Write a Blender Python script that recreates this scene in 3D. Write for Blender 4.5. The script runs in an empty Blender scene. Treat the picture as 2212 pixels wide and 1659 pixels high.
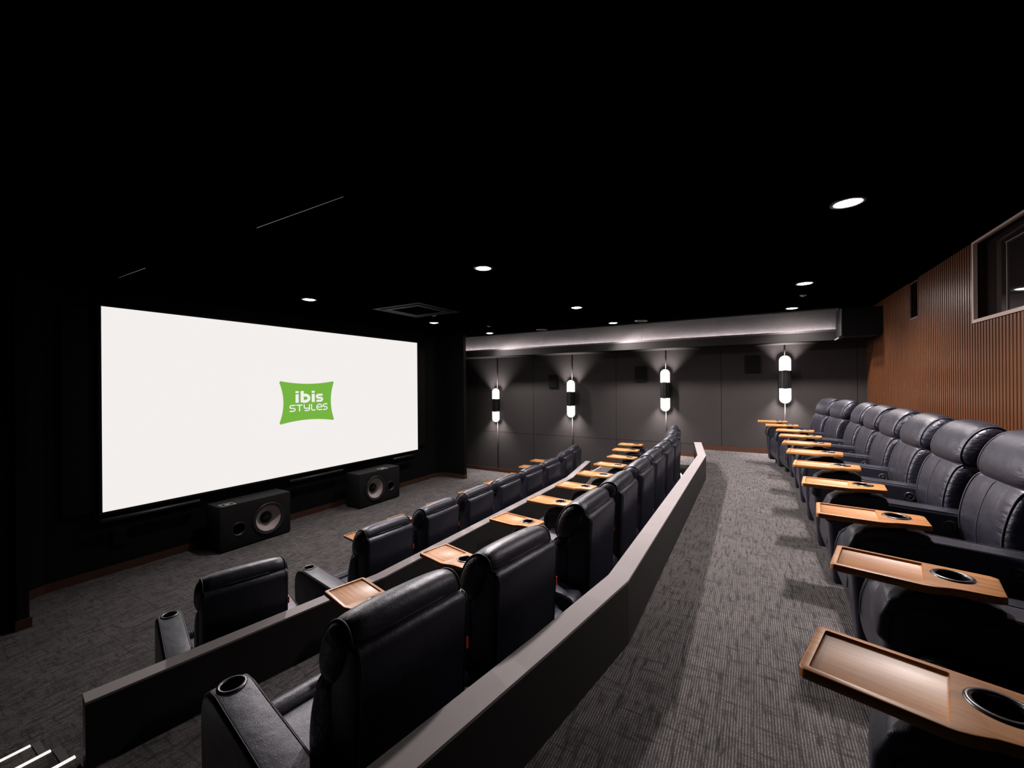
import bpy, bmesh, math, random
from mathutils import Vector, Matrix
random.seed(7)
S = bpy.context.scene
COL = S.collection
R = math.radians

# ------------------------------------------------------------------ camera, world, exposure
cam_data = bpy.data.cameras.new('camera')
cam_data.lens = 14.485; cam_data.sensor_width = 36.0; cam_data.clip_start = 0.02; cam_data.clip_end = 60
cam = bpy.data.objects.new('camera', cam_data); COL.objects.link(cam)
YAW = -math.atan2(0.8626, 0.506)
cam.matrix_world = (Matrix.Translation((0, 0, 1.4)) @ Matrix.Rotation(YAW, 4, 'Z')
                    @ Matrix.Rotation(R(90), 4, 'X') @ Matrix.Rotation(R(-0.42), 4, 'Z'))
S.camera = cam
W = bpy.data.worlds.new('world'); S.world = W; W.use_nodes = True
W.node_tree.nodes['Background'].inputs[0].default_value = (0.0, 0.0, 0.0, 1)
W.node_tree.nodes['Background'].inputs[1].default_value = 0.0
S.view_settings.view_transform = 'Standard'; S.view_settings.look = 'None'
S.view_settings.gamma = 1.0; S.view_settings.exposure = 0.0
S.view_settings.use_curve_mapping = False

LAMP_W = 560.0            # power of one ceiling downlight
LAMP_RGB = (1.0, 0.905, 0.885)

# levels (rear tier floor = 0)
Z_REAR, Z_MID, Z_FRONT, Z_CEIL = 0.0, -0.505, -0.986, 2.66
X_FAR, X_LEFT, Y_BACK, Y_FRONT = 9.48, -0.45, -1.75, 7.1

# ------------------------------------------------------------------ materials
def new_mat(name):
    m = bpy.data.materials.new(name); m.use_nodes = True
    nt = m.node_tree; b = nt.nodes['Principled BSDF']
    return m, nt, b

def mat_plain(name, col, rough=0.5, metal=0.0, spec=0.5, bump=0.0, bscale=200.0, coat=0.0, var=0.0):
    m, nt, b = new_mat(name)
    b.inputs['Base Color'].default_value = (*col, 1)
    b.inputs['Roughness'].default_value = rough
    b.inputs['Metallic'].default_value = metal
    b.inputs['Specular IOR Level'].default_value = spec
    b.inputs['Coat Weight'].default_value = coat
    tc = nt.nodes.new('ShaderNodeTexCoord')
    if bump > 0:
        n = nt.nodes.new('ShaderNodeTexNoise'); n.inputs['Scale'].default_value = bscale; n.inputs['Detail'].default_value = 3
        bp = nt.nodes.new('ShaderNodeBump'); bp.inputs['Strength'].default_value = bump; bp.inputs['Distance'].default_value = 0.002
        nt.links.new(tc.outputs['Object'], n.inputs['Vector']); nt.links.new(n.outputs['Fac'], bp.inputs['Height'])
        nt.links.new(bp.outputs['Normal'], b.inputs['Normal'])
    if var > 0:
        n2 = nt.nodes.new('ShaderNodeTexNoise'); n2.inputs['Scale'].default_value = 6.0; n2.inputs['Detail'].default_value = 4
        mx = nt.nodes.new('ShaderNodeMixRGB'); mx.inputs[1].default_value = (*[c*(1-var) for c in col], 1); mx.inputs[2].default_value = (*[c*(1+var) for c in col], 1)
        nt.links.new(tc.outputs['Object'], n2.inputs['Vector']); nt.links.new(n2.outputs['Fac'], mx.inputs[0])
        nt.links.new(mx.outputs[0], b.inputs['Base Color'])
    return m

def mat_emit(name, col, strength):
    m = bpy.data.materials.new(name); m.use_nodes = True; nt = m.node_tree
    nt.nodes.remove(nt.nodes['Principled BSDF'])
    e = nt.nodes.new('ShaderNodeEmission'); e.inputs[0].default_value = (*col, 1); e.inputs[1].default_value = strength
    nt.links.new(e.outputs[0], nt.nodes['Material Output'].inputs[0])
    return m

def mat_leather(name='navy_leather', folds=False):
    m, nt, b = new_mat(name)
    tc = nt.nodes.new('ShaderNodeTexCoord')
    v = nt.nodes.new('ShaderNodeTexVoronoi'); v.inputs['Scale'].default_value = 330
    n = nt.nodes.new('ShaderNodeTexNoise'); n.inputs['Scale'].default_value = 9; n.inputs['Detail'].default_value = 3
    b1 = nt.nodes.new('ShaderNodeBump'); b1.inputs['Strength'].default_value = 0.35; b1.inputs['Distance'].default_value = 0.0012
    b2 = nt.nodes.new('ShaderNodeBump'); b2.inputs['Strength'].default_value = 0.35; b2.inputs['Distance'].default_value = 0.012
    for q in (v, n): nt.links.new(tc.outputs['Object'], q.inputs['Vector'])
    nt.links.new(v.outputs['Distance'], b1.inputs['Height']); nt.links.new(n.outputs['Fac'], b2.inputs['Height'])
    nt.links.new(b2.outputs['Normal'], b1.inputs['Normal']); nt.links.new(b1.outputs['Normal'], b.inputs['Normal'])
    if folds:      # puckers along the sewn side edges of a cushion
        sp = nt.nodes.new('ShaderNodeSeparateXYZ'); nt.links.new(tc.outputs['Object'], sp.inputs[0])
        ab = nt.nodes.new('ShaderNodeMath'); ab.operation = 'ABSOLUTE'; nt.links.new(sp.outputs[0], ab.inputs[0])
        mk = nt.nodes.new('ShaderNodeMapRange'); mk.interpolation_type = 'SMOOTHSTEP'; mk.inputs[1].default_value = 0.135; mk.inputs[2].default_value = 0.235
        nt.links.new(ab.outputs[0], mk.inputs[0])
        mp = nt.nodes.new('ShaderNodeMapping'); mp.inputs['Scale'].default_value = (9, 34, 46); nt.links.new(tc.outputs['Object'], mp.inputs['Vector'])
        nf = nt.nodes.new('ShaderNodeTexNoise'); nf.inputs['Scale'].default_value = 1.0; nf.inputs['Detail'].default_value = 2; nt.links.new(mp.outputs[0], nf.inputs['Vector'])
        ml = nt.nodes.new('ShaderNodeMath'); ml.operation = 'MULTIPLY'; nt.links.new(nf.outputs['Fac'], ml.inputs[0]); nt.links.new(mk.outputs[0], ml.inputs[1])
        b3 = nt.nodes.new('ShaderNodeBump'); b3.inputs['Strength'].default_value = 0.6; b3.inputs['Distance'].default_value = 0.009
        nt.links.new(ml.outputs[0], b3.inputs['Height']); nt.links.new(b3.outputs['Normal'], b2.inputs['Normal'])
    cr = nt.nodes.new('ShaderNodeMapRange'); cr.inputs[3].default_value = 0.33; cr.inputs[4].default_value = 0.46
    nt.links.new(n.outputs['Fac'], cr.inputs[0]); nt.links.new(cr.outputs[0], b.inputs['Roughness'])
    b.inputs['Base Color'].default_value = (0.0065, 0.0064, 0.0115, 1)
    b.inputs['Specular IOR Level'].default_value = 0.58; b.inputs['Specular Tint'].default_value = (0.86, 0.86, 1.0, 1)
    return m

def mat_wood():
    m, nt, b = new_mat('tray_wood')
    tc = nt.nodes.new('ShaderNodeTexCoord'); mp = nt.nodes.new('ShaderNodeMapping')
    mp.inputs['Scale'].default_value = (46, 2.6, 10)
    oi = nt.nodes.new('ShaderNodeObjectInfo')
    ad = nt.nodes.new('ShaderNodeVectorMath'); ad.operation = 'MULTIPLY_ADD'
    cm = nt.nodes.new('ShaderNodeCombineXYZ')
    nt.links.new(oi.outputs['Random'], cm.inputs[0]); nt.links.new(oi.outputs['Random'], cm.inputs[1])
    ad.inputs[1].default_value = (3, 5, 0)
    nt.links.new(cm.outputs[0], ad.inputs[0]); nt.links.new(tc.outputs['Object'], ad.inputs[2])
    nt.links.new(ad.outputs[0], mp.inputs['Vector'])
    n = nt.nodes.new('ShaderNodeTexNoise'); n.inputs['Scale'].default_value = 1.5; n.inputs['Detail'].default_value = 6; n.inputs['Distortion'].default_value = 0.7
    nt.links.new(mp.outputs[0], n.inputs['Vector'])
    cr = nt.nodes.new('ShaderNodeValToRGB')
    cr.color_ramp.elements[0].position = 0.30; cr.color_ramp.elements[0].color = (0.24, 0.088, 0.022, 1)
    cr.color_ramp.elements[1].position = 0.72; cr.color_ramp.elements[1].color = (0.50, 0.215, 0.062, 1)
    nt.links.new(n.outputs['Fac'], cr.inputs[0]); nt.links.new(cr.outputs[0], b.inputs['Base Color'])
    b.inputs['Roughness'].default_value = 0.40; b.inputs['Specular IOR Level'].default_value = 0.4
    b.inputs['Coat Weight'].default_value = 0.04; b.inputs['Coat Roughness'].default_value = 0.22
    return m

def mat_carpet():
    m, nt, b = new_mat('ribbed_carpet')
    geo = nt.nodes.new('ShaderNodeNewGeometry')
    sep = nt.nodes.new('ShaderNodeSeparateXYZ'); nt.links.new(geo.outputs['Position'], sep.inputs[0])
    # ribs running along x
    w = nt.nodes.new('ShaderNodeMath'); w.operation = 'MULTIPLY'; w.inputs[1].default_value = 2*math.pi/0.0105
    nt.links.new(sep.outputs[1], w.inputs[0])
    sn = nt.nodes.new('ShaderNodeMath'); sn.operation = 'SINE'; nt.links.new(w.outputs[0], sn.inputs[0])
    rib = nt.nodes.new('ShaderNodeMapRange'); rib.inputs[1].default_value = -0.5; rib.inputs[2].default_value = 0.7
    nt.links.new(sn.outputs[0], rib.inputs[0])
    def noise(sc, detail, rough=0.6):
        mp = nt.nodes.new('ShaderNodeMapping'); mp.inputs['Scale'].default_value = sc
        nt.links.new(geo.outputs['Position'], mp.inputs['Vector'])
        n = nt.nodes.new('ShaderNodeTexNoise'); n.inputs['Scale'].default_value = 1; n.inputs['Detail'].default_value = detail; n.inputs['Roughness'].default_value = rough
        nt.links.new(mp.outputs[0], n.inputs['Vector']); return n.outputs['Fac']
    def ramp(src, a, c):
        r = nt.nodes.new('ShaderNodeMapRange'); r.inputs[1].default_value = a; r.inputs[2].default_value = c
        nt.links.new(src, r.inputs[0]); return r.outputs[0]
    def mul(a, c):
        q = nt.nodes.new('ShaderNodeMath'); q.operation = 'MULTIPLY'
        nt.links.new(a, q.inputs[0]); nt.links.new(c, q.inputs[1]); return q.outputs[0]
    s1 = ramp(noise((7, 45, 20), 4, 0.7), 0.34, 0.52)      # dark streaks along the ribs
    s2 = ramp(noise((40, 6, 20), 4, 0.7), 0.30, 0.48)      # and across them
    s3 = ramp(noise((3.0, 3.0, 3), 3), 0.30, 0.62)         # broad clouds
    s4 = ramp(noise((260, 260, 260), 2), 0.2, 0.75)        # pile
    f = mul(mul(s1, s2), mul(s4, s4))
    lo = nt.nodes.new('ShaderNodeMapRange'); lo.inputs[3].default_value = 0.72; nt.links.new(s3, lo.inputs[0])
    f = mul(f, lo.outputs[0])
    # rib contrast: the troughs stay dark
    rr = nt.nodes.new('ShaderNodeMapRange'); rr.inputs[3].default_value = 0.22; nt.links.new(rib.outputs[0], rr.inputs[0])
    f = mul(f, rr.outputs[0])
    mx = nt.nodes.new('ShaderNodeMixRGB'); mx.inputs[1].default_value = (0.030, 0.029, 0.030, 1); mx.inputs[2].default_value = (0.36, 0.325, 0.318, 1)
    nt.links.new(f, mx.inputs[0]); nt.links.new(mx.outputs[0], b.inputs['Base Color'])
    bp = nt.nodes.new('ShaderNodeBump'); bp.inputs['Strength'].default_value = 0.5; bp.inputs['Distance'].default_value = 0.003
    nt.links.new(rib.outputs[0], bp.inputs['Height']); nt.links.new(bp.outputs['Normal'], b.inputs['Normal'])
    b.inputs['Roughness'].default_value = 1.0; b.inputs['Specular IOR Level'].default_value = 0.05
    return m

def mat_fabric(name, col):
    m, nt, b = new_mat(name)
    geo = nt.nodes.new('ShaderNodeNewGeometry')
    mp = nt.nodes.new('ShaderNodeMapping'); mp.inputs['Scale'].default_value = (60, 60, 170)
    nt.links.new(geo.outputs['Position'], mp.inputs['Vector'])
    n = nt.nodes.new('ShaderNodeTexNoise'); n.inputs['Scale'].default_value = 1; n.inputs['Detail'].default_value = 4; n.inputs['Roughness'].default_value = 0.7
    nt.links.new(mp.outputs[0], n.inputs['Vector'])
    mx = nt.nodes.new('ShaderNodeMixRGB'); mx.inputs[1].default_value = (*[c*0.72 for c in col], 1); mx.inputs[2].default_value = (*[c*1.28 for c in col], 1)
    nt.links.new(n.outputs['Fac'], mx.inputs[0]); nt.links.new(mx.outputs[0], b.inputs['Base Color'])
    bp = nt.nodes.new('ShaderNodeBump'); bp.inputs['Strength'].default_value = 0.55; bp.inputs['Distance'].default_value = 0.004
    nt.links.new(n.outputs['Fac'], bp.inputs['Height']); nt.links.new(bp.outputs['Normal'], b.inputs['Normal'])
    b.inputs['Roughness'].default_value = 0.95; b.inputs['Specular IOR Level'].default_value = 0.08
    return m

LEATHER = mat_leather(); CUSHION = mat_leather('navy_leather_cushion', True); WOOD = mat_wood(); CARPET = mat_carpet()
FABRIC = mat_fabric('grey_wall_fabric', (0.033, 0.030, 0.030))
BLACKWALL = mat_fabric('black_wall_fabric', (0.0055, 0.0053, 0.0053))
BLACKPANEL = mat_fabric('black_acoustic_fabric', (0.0100, 0.0092, 0.0090))
CEILBLACK = mat_plain('black_ceiling_paint', (0.0005, 0.0005, 0.0005), 1.0, spec=0.0)
LOWWALL = mat_plain('charcoal_laminate', (0.235, 0.212, 0.214), 0.62, spec=0.22, bump=0.12, bscale=500)
LOWFACE = mat_plain('dark_laminate_face', (0.020, 0.018, 0.0175), 0.6, spec=0.2)
BASEB = mat_plain('brown_skirting', (0.050, 0.022, 0.013), 0.55, spec=0.2, var=0.15)
SLAT = mat_plain('brown_slat_veneer', (0.076, 0.027, 0.0098), 0.33, spec=0.6, var=0.12)
SLATBACK = mat_plain('dark_slat_backing', (0.012, 0.005, 0.003), 0.9, spec=0.05)
FRAMEM = mat_plain('taupe_window_frame', (0.30, 0.225, 0.20), 0.5, spec=0.4)
REVEAL = mat_plain('dark_reveal', (0.010, 0.008, 0.008), 0.6)
BLACKPL = mat_plain('black_plastic', (0.012, 0.012, 0.013), 0.38, spec=0.5)
BLACKSUB = mat_plain('textured_black_paint', (0.0065, 0.0062, 0.0064), 0.7, spec=0.18, bump=0.3, bscale=300)
BLACKMET = mat_plain('black_metal', (0.02, 0.02, 0.022), 0.3, metal=0.6)
GUN = mat_plain('gunmetal_ring', (0.10, 0.097, 0.10), 0.3, metal=1.0)
CUPIN = mat_plain('cup_well_black', (0.003, 0.003, 0.003), 0.5, spec=0.15)
CHROME = mat_plain('chrome', (0.62, 0.60, 0.58), 0.2, metal=1.0)
RED = mat_plain('red_tag', (0.55, 0.03, 0.025), 0.6)
CONE = mat_plain('pinkish_grey_paper_cone', (0.30, 0.25, 0.25), 0.75, spec=0.2)
CONE2 = mat_plain('grey_cone_inner', (0.22, 0.185, 0.185), 0.7, spec=0.2)
WHITEP = mat_plain('white_print', (0.75, 0.72, 0.72), 0.6)
THREAD = mat_plain('dark_thread', (0.016, 0.015, 0.026), 0.55)
BRONZE = mat_plain('dark_bronze_rod', (0.020, 0.015, 0.014), 0.5, metal=0.3)
SCREENM = mat_emit('screen_white', (0.90, 0.865, 0.845), 1.0)
LOGOG = mat_emit('logo_green', (0.183, 0.455, 0.055), 1.0)
LOGOW = mat_emit('logo_white', (0.90, 0.865, 0.845), 1.0)
LAMPM = mat_emit('downlight_glow', (1.0, 0.93, 0.89), 240.0)
SCONCEM = mat_emit('sconce_glow', (1.0, 0.93, 0.90), 2.6)
_nt = SCONCEM.node_tree; _mx = _nt.nodes.new('ShaderNodeMixShader'); _tr = _nt.nodes.new('ShaderNodeBsdfTransparent'); _mx.inputs[0].default_value = 0.5
_nt.links.new(_nt.nodes['Emission'].outputs[0], _mx.inputs[1]); _nt.links.new(_tr.outputs[0], _mx.inputs[2]); _nt.links.new(_mx.outputs[0], _nt.nodes['Material Output'].inputs[0])
STEPM = mat_emit('step_strip', (1.0, 0.93, 0.90), 1.0)
SPOTM = mat_emit('step_light_glow', (1.0, 0.88, 0.62), 14.0)
GLASS, _nt, _b = new_mat('window_glass')
_b.inputs['Base Color'].default_value = (0.012, 0.009, 0.009, 1); _b.inputs['Roughness'].default_value = 0.02
_b.inputs['Specular IOR Level'].default_value = 0.6

# ------------------------------------------------------------------ mesh helpers
def link_mesh(name, bm, mat, parent=None, smooth=False, loc=None, rot=None):
    me = bpy.data.meshes.new(name); bm.normal_update(); bm.to_mesh(me); bm.free()
    if isinstance(mat, (list, tuple)):
        for q in mat: me.materials.append(q)
    else: me.materials.append(mat)
    if smooth:
        for p in me.polygons: p.use_smooth = True
    o = bpy.data.objects.new(name, me); COL.objects.link(o)
    if parent is not None: o.parent = parent
    if loc is not None: o.location = loc
    if rot is not None: o.rotation_euler = rot
    return o

def add_box(bm, x0, x1, y0, y1, z0, z1, mi=0):
    v = [bm.verts.new(p) for p in ((x0,y0,z0),(x1,y0,z0),(x1,y1,z0),(x0,y1,z0),(x0,y0,z1),(x1,y0,z1),(x1,y1,z1),(x0,y1,z1))]
    for f in ((0,3,2,1),(4,5,6,7),(0,1,5,4),(1,2,6,5),(2,3,7,6),(3,0,4,7)):
        q = bm.faces.new([v[i] for i in f]); q.material_index = mi
    return v

def add_prism(bm, pts, z0, z1, top_mi=0, side_mi=0):
    a = sum(pts[i][0]*pts[(i+1) % len(pts)][1]-pts[(i+1) % len(pts)][0]*pts[i][1] for i in range(len(pts)))
    if a < 0: pts = pts[::-1]
    lo = [bm.verts.new((x, y, z0)) for x, y in pts]; hi = [bm.verts.new((x, y, z1)) for x, y in pts]
    f = bm.faces.new(hi); f.material_index = top_mi
    f = bm.faces.new(lo[::-1]); f.material_index = side_mi
    n = len(pts)
    for i in range(n):
        f = bm.faces.new((lo[i], lo[(i+1) % n], hi[(i+1) % n], hi[i])); f.material_index = side_mi

def add_strip(bm, outer, inner, z0, z1, top_mi=0, side_mi=0):
    """wall with thickness between two matching polylines"""
    n = len(outer)
    def col(p): return bm.verts.new((p[0], p[1], z0)), bm.verts.new((p[0], p[1], z1))
    A = [col(p) for p in outer]; B = [col(p) for p in inner]
    def face(vs, mi):
        f = bm.faces.new(vs); f.material_index = mi
    for i in range(n-1):
        face((A[i][1], A[i+1][1], B[i+1][1], B[i][1]), top_mi)
        face((A[i][0], B[i][0], B[i+1][0], A[i+1][0]), side_mi)
        face((A[i][0], A[i+1][0], A[i+1][1], A[i][1]), side_mi)
        face((B[i][0], B[i][1], B[i+1][1], B[i+1][0]), side_mi)
    face((A[0][0], A[0][1], B[0][1], B[0][0]), side_mi)
    face((A[-1][0], B[-1][0], B[-1][1], A[-1][1]), side_mi)
    bmesh.ops.recalc_face_normals(bm, faces=bm.faces[:])

def add_cyl(bm, p0, p1, r0, r1=None, seg=24, mi=0, caps=True):
    r1 = r0 if r1 is None else r1
    p0, p1 = Vector(p0), Vector(p1); d = (p1-p0).normalized()
    u = d.orthogonal().normalized(); w = d.cross(u)
    a = []; b = []
    for i in range(seg):
        t = 2*math.pi*i/seg; e = u*math.cos(t)+w*math.sin(t)
        a.append(bm.verts.new(p0+e*r0)); b.append(bm.verts.new(p1+e*r1))
    for i in range(seg):
        f = bm.faces.new((a[i], a[(i+1) % seg], b[(i+1) % seg], b[i])); f.material_index = mi
    if caps:
        f = bm.faces.new(a[::-1]); f.material_index = mi
        f = bm.faces.new(b); f.material_index = mi

def add_lathe(bm, prof, c=(0, 0, 0), axis='z', seg=32, mi=0):
    """prof = list of (r, h); revolve round axis through c"""
    rings = []
    for r, h in prof:
        ring = []
        for i in range(seg):
            t = 2*math.pi*i/seg; p = (r*math.cos(t), r*math.sin(t), h)
            if axis == 'y': p = (p[0], p[2], p[1])
            if axis == 'x': p = (p[2], p[0], p[1])
            ring.append(bm.verts.new((p[0]+c[0], p[1]+c[1], p[2]+c[2])))
        rings.append(ring)
    for k in range(len(rings)-1):
        for i in range(seg):
            f = bm.faces.new((rings[k][i], rings[k][(i+1) % seg], rings[k+1][(i+1) % seg], rings[k+1][i])); f.material_index = mi
    return rings

def extrude_profile(bm, prof, x0, x1, mi=0):
    """prof = list of (y,z), extruded along x"""
    a = [bm.verts.new((x0, y, z)) for y, z in prof]; b = [bm.verts.new((x1, y, z)) for y, z in prof]
    n = len(prof)
    bm.faces.new(a).material_index = mi; bm.faces.new(b[::-1]).material_index = mi
    for i in range(n):
        bm.faces.new((a[i], b[i], b[(i+1) % n], a[(i+1) % n])).material_index = mi
    bmesh.ops.recalc_face_normals(bm, faces=bm.faces[:])

def loft(bm, prof, stations):
    """stations = [(x, scale, dy, dz)], rounds a pillow whose cross-section is prof"""
    cy = sum(p[0] for p in prof)/len(prof); cz = sum(p[1] for p in prof)/len(prof)
    rings = []
    for st in stations:
        x, s = st[0], st[1]; dy = st[2] if len(st) > 2 else 0; dz = st[3] if len(st) > 3 else 0
        rings.append([bm.verts.new((x, cy+(y-cy)*s+dy, cz+(z-cz)*s+dz)) for y, z in prof])
    n = len(prof)
    for k in range(len(rings)-1):
        for i in range(n):
            bm.faces.new((rings[k][i], rings[k+1][i], rings[k+1][(i+1) % n], rings[k][(i+1) % n]))
    bm.faces.new(rings[0]); bm.faces.new(rings[-1][::-1])
    bmesh.ops.recalc_face_normals(bm, faces=bm.faces[:])

def tube(bm, pts, r, seg=6, closed=False, mi=0):
    P = [Vector(p) for p in pts]; n = len(P); rings = []
    for i in range(n):
        if closed: d = P[(i+1) % n]-P[i-1]
        else: d = P[min(i+1, n-1)]-P[max(i-1, 0)]
        d.normalize(); u = d.cross(Vector((1, 0, 0)))
        if u.length < 0.2: u = d.cross(Vector((0, 0, 1)))
        u.normalize(); w = d.cross(u)
        rings.append([bm.verts.new(P[i]+(u*math.cos(2*math.pi*k/seg)+w*math.sin(2*math.pi*k/seg))*r) for k in range(seg)])
    for i in range(n if closed else n-1):
        a, b = rings[i], rings[(i+1) % n]
        for k in range(seg):
            bm.faces.new((a[k], a[(k+1) % seg], b[(k+1) % seg], b[k])).material_index = mi
    if not closed:
        bm.faces.new(rings[0][::-1]).material_index = mi; bm.faces.new(rings[-1]).material_index = mi

def bake(o, bevel=0.0, seg=2, subsurf=0, smooth=True, cutters=(), angle=30):
    """work modifiers into the mesh"""
    for c in cutters:
        m = o.modifiers.new('cut', 'BOOLEAN'); m.operation = 'DIFFERENCE'; m.solver = 'EXACT'; m.object = c
        if hasattr(m, 'material_mode'): m.material_mode = 'TRANSFER'
    if bevel > 0:
        m = o.modifiers.new('bevel', 'BEVEL'); m.width = bevel; m.segments = seg; m.limit_method = 'ANGLE'; m.angle_limit = R(angle)
        m.use_clamp_overlap = True; m.harden_normals = False
    if subsurf:
        m = o.modifiers.new('sub', 'SUBSURF'); m.levels = subsurf; m.render_levels = subsurf
    bpy.context.view_layer.update()
    dg = bpy.context.evaluated_depsgraph_get()
    me = bpy.data.meshes.new_from_object(o.evaluated_get(dg))
    o.modifiers.clear(); old = o.data; o.data = me; me.name = o.name
    bpy.data.meshes.remove(old)
    if smooth:
        me.shade_smooth() if hasattr(me, 'shade_smooth') else None
        try: me.set_sharp_from_angle(angle=R(42))
        except Exception: pass
    return o

def tag(o, label=None, cat=None, group=None, kind=None):
    if label: o['label'] = label
    if cat: o['category'] = cat
    if group: o['group'] = group
    if kind: o['kind'] = kind
    return o

def empty(name, loc=(0, 0, 0), rz=0.0):
    o = bpy.data.objects.new(name, None); COL.objects.link(o); o.location = loc; o.rotation_euler = (0, 0, rz)
    o.empty_display_size = 0.1
    return o

# ------------------------------------------------------------------ room shell
P1_OUT = [(0.62, 0.85), (1.50, 0.70), (2.22, 0.588), (6.60, 0.606), (8.01, 0.81)]
P1_IN = [(0.635, 0.957), (1.515, 0.807), (2.235, 0.700), (6.58, 0.716), (7.98, 0.925)]
P2_OUT = [(0.685, 2.868), (2.36, 2.608), (6.42, 2.612), (7.96, 2.845)]
P2_IN = [(0.70, 2.968), (2.375, 2.706), (6.40, 2.712), (7.94, 2.945)]
T1 = 0.97      # rear tier edge at the two stairs
T2 = 3.03      # middle tier edge at the two stairs

bm = bmesh.new()
add_prism(bm, [(X_LEFT, T2-0.06), (P2_IN[0][0], T2-0.06)] + P2_IN + [(P2_IN[-1][0], 2.86), (8.47, 2.86), (8.47, T2-0.06), (X_FAR, T2-0.06), (X_FAR, 8.3), (X_LEFT, 8.3)], Z_FRONT-0.12, Z_FRONT)
tag(link_mesh('floor', bm, CARPET), kind='structure')
bm = bmesh.new()
add_prism(bm, [(X_LEFT, T1-0.06), (P1_IN[0][0], T1-0.06)] + P1_IN + [(P1_IN[-1][0], T1-0.06), (X_FAR, T1-0.06), (X_FAR, T2), (8.47, T2),
               (8.47, 2.88), (P2_OUT[-1][0], 2.88)] + P2_OUT[::-1] + [(P2_OUT[0][0], T2), (X_LEFT, T2)], Z_FRONT-0.1, Z_MID)
tag(link_mesh('floor', bm, CARPET), kind='structure')
bm = bmesh.new()
add_prism(bm, [(X_LEFT, Y_BACK), (X_FAR, Y_BACK), (X_FAR, T1), (8.45, T1), (8.45, 0.86), (P1_OUT[-1][0], 0.86)] + P1_OUT[::-1] + [(P1_OUT[0][0], T1), (X_LEFT, T1)], Z_MID-0.1, Z_REAR)
tag(link_mesh('floor', bm, CARPET), kind='structure')

bm = bmesh.new()
add_box(bm, X_LEFT, X_FAR+0.1, Y_BACK-0.4, 8.3, Z_CEIL, Z_CEIL+0.1)
tag(link_mesh('ceiling', bm, CEILBLACK), kind='structure')
# glossy black ceiling edge, cut to two pieces that stand in for lamp glints
bm = bmesh.new(); add_box(bm, 1.80, 1.808, 2.35, 3.4, Z_CEIL-0.004, Z_CEIL); add_box(bm, 1.80, 1.808, 5.55, 6.3, Z_CEIL-0.004, Z_CEIL)
tag(link_mesh('trim_1', bm, mat_plain('glossy_black_edge', (0.0004, 0.0004, 0.0004), 0.3, spec=0.4)), kind='structure')

bm = bmesh.new(); add_box(bm, X_LEFT-0.1, X_LEFT, Y_BACK-0.1, 8.3, Z_FRONT-0.1, Z_CEIL)
tag(link_mesh('wall_left', bm, BLACKWALL), kind='structure')

# far (right-hand) wall: fabric panels with narrow joints
PAN_Y = [-1.75, -1.60, -0.52, 0.576, 1.66, 2.757, 3.84, 4.923, 6.01, 7.10, 7.9]
bm = bmesh.new()
add_box(bm, X_FAR+0.02, X_FAR+0.12, Y_BACK-0.1, 8.3, Z_FRONT-0.1, Z_CEIL, 1)
for i in range(len(PAN_Y)-1):
    a, b = PAN_Y[i]+0.004, PAN_Y[i+1]-0.004
    add_box(bm, X_FAR, X_FAR+0.03, a, b, 0.103, Z_CEIL-0.01, 0)
    if b > 0.2:
        add_box(bm, X_FAR, X_FAR+0.03, a, b, Z_FRONT, 0.095, 0)
tag(link_mesh('wall_right', bm, [FABRIC, REVEAL]), kind='structure')
bm = bmesh.new()
add_box(bm, X_FAR-0.014, X_FAR, Y_BACK, T1, Z_REAR, 0.10)
for k, (a, b) in enumerate(((T1, T1+0.43), (T1+0.43, T1+0.86))):
    add_box(bm, X_FAR-0.014, X_FAR, a, b, -0.168*(k+1), -0.168*(k+1)+0.10)
add_box(bm, X_FAR-0.014, X_FAR, T1+0.86, T2, Z_MID, Z_MID+0.10)
for k, (a, b) in enumerate(((T2, T2+0.425), (T2+0.425, T2+0.86))):
    add_box(bm, X_FAR-0.014, X_FAR, a, b, Z_MID-0.16*(k+1), Z_MID-0.16*(k+1)+0.10)
add_box(bm, X_FAR-0.014, X_FAR, T2+0.86, 7.5, Z_FRONT, Z_FRONT+0.10)
tag(link_mesh('baseboard_right', bm, BASEB), kind='structure')

# soffit along the far wall: lit fabric band over a black lower box
bm = bmesh.new()
ys = [-1.27, 0.0, 2.05, 4.35, 6.45, 7.0]
add_box(bm, 8.97, X_FAR, -1.27, 7.02, 2.262, Z_CEIL, 1)
for a, b in zip(ys[:-1], ys[1:]):
    add_box(bm, 8.945, 8.97, a+0.002, b-0.002, 2.264, Z_CEIL-0.03, 0)
add_box(bm, 8.935, 8.97, -1.27, 7.02, Z_CEIL-0.03, Z_CEIL, 0)
tag(link_mesh('trim_2', bm, [FABRIC, REVEAL]), kind='structure')
bm = bmesh.new(); add_box(bm, 8.865, X_FAR, Y_BACK, 7.10, 2.112, 2.262)
tag(link_mesh('trim_3', bm, mat_plain('black_soffit_paint', (0.009, 0.0085, 0.0085), 0.8, spec=0.08)), kind='structure')

t = bpy.data.objects.new('cove_light', None); COL.objects.link(t); t.location = (8.886, 2.9, 2.262)
t['label'] = 'long hidden strip light washing the grey fabric band below the ceiling'; t['category'] = 'strip light'
bm = bmesh.new(); add_box(bm, -0.020, -0.010, -4.15, 4.1, 0.0, 0.035); link_mesh('lip', bm, REVEAL, t)
bm = bmesh.new(); add_box(bm, -0.005, 0.007, -4.15, 4.1, 0.0, 0.004); link_mesh('led_strip', bm, mat_emit('cove_glow', (1.0, 0.92, 0.95), 330.0), t)

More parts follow.
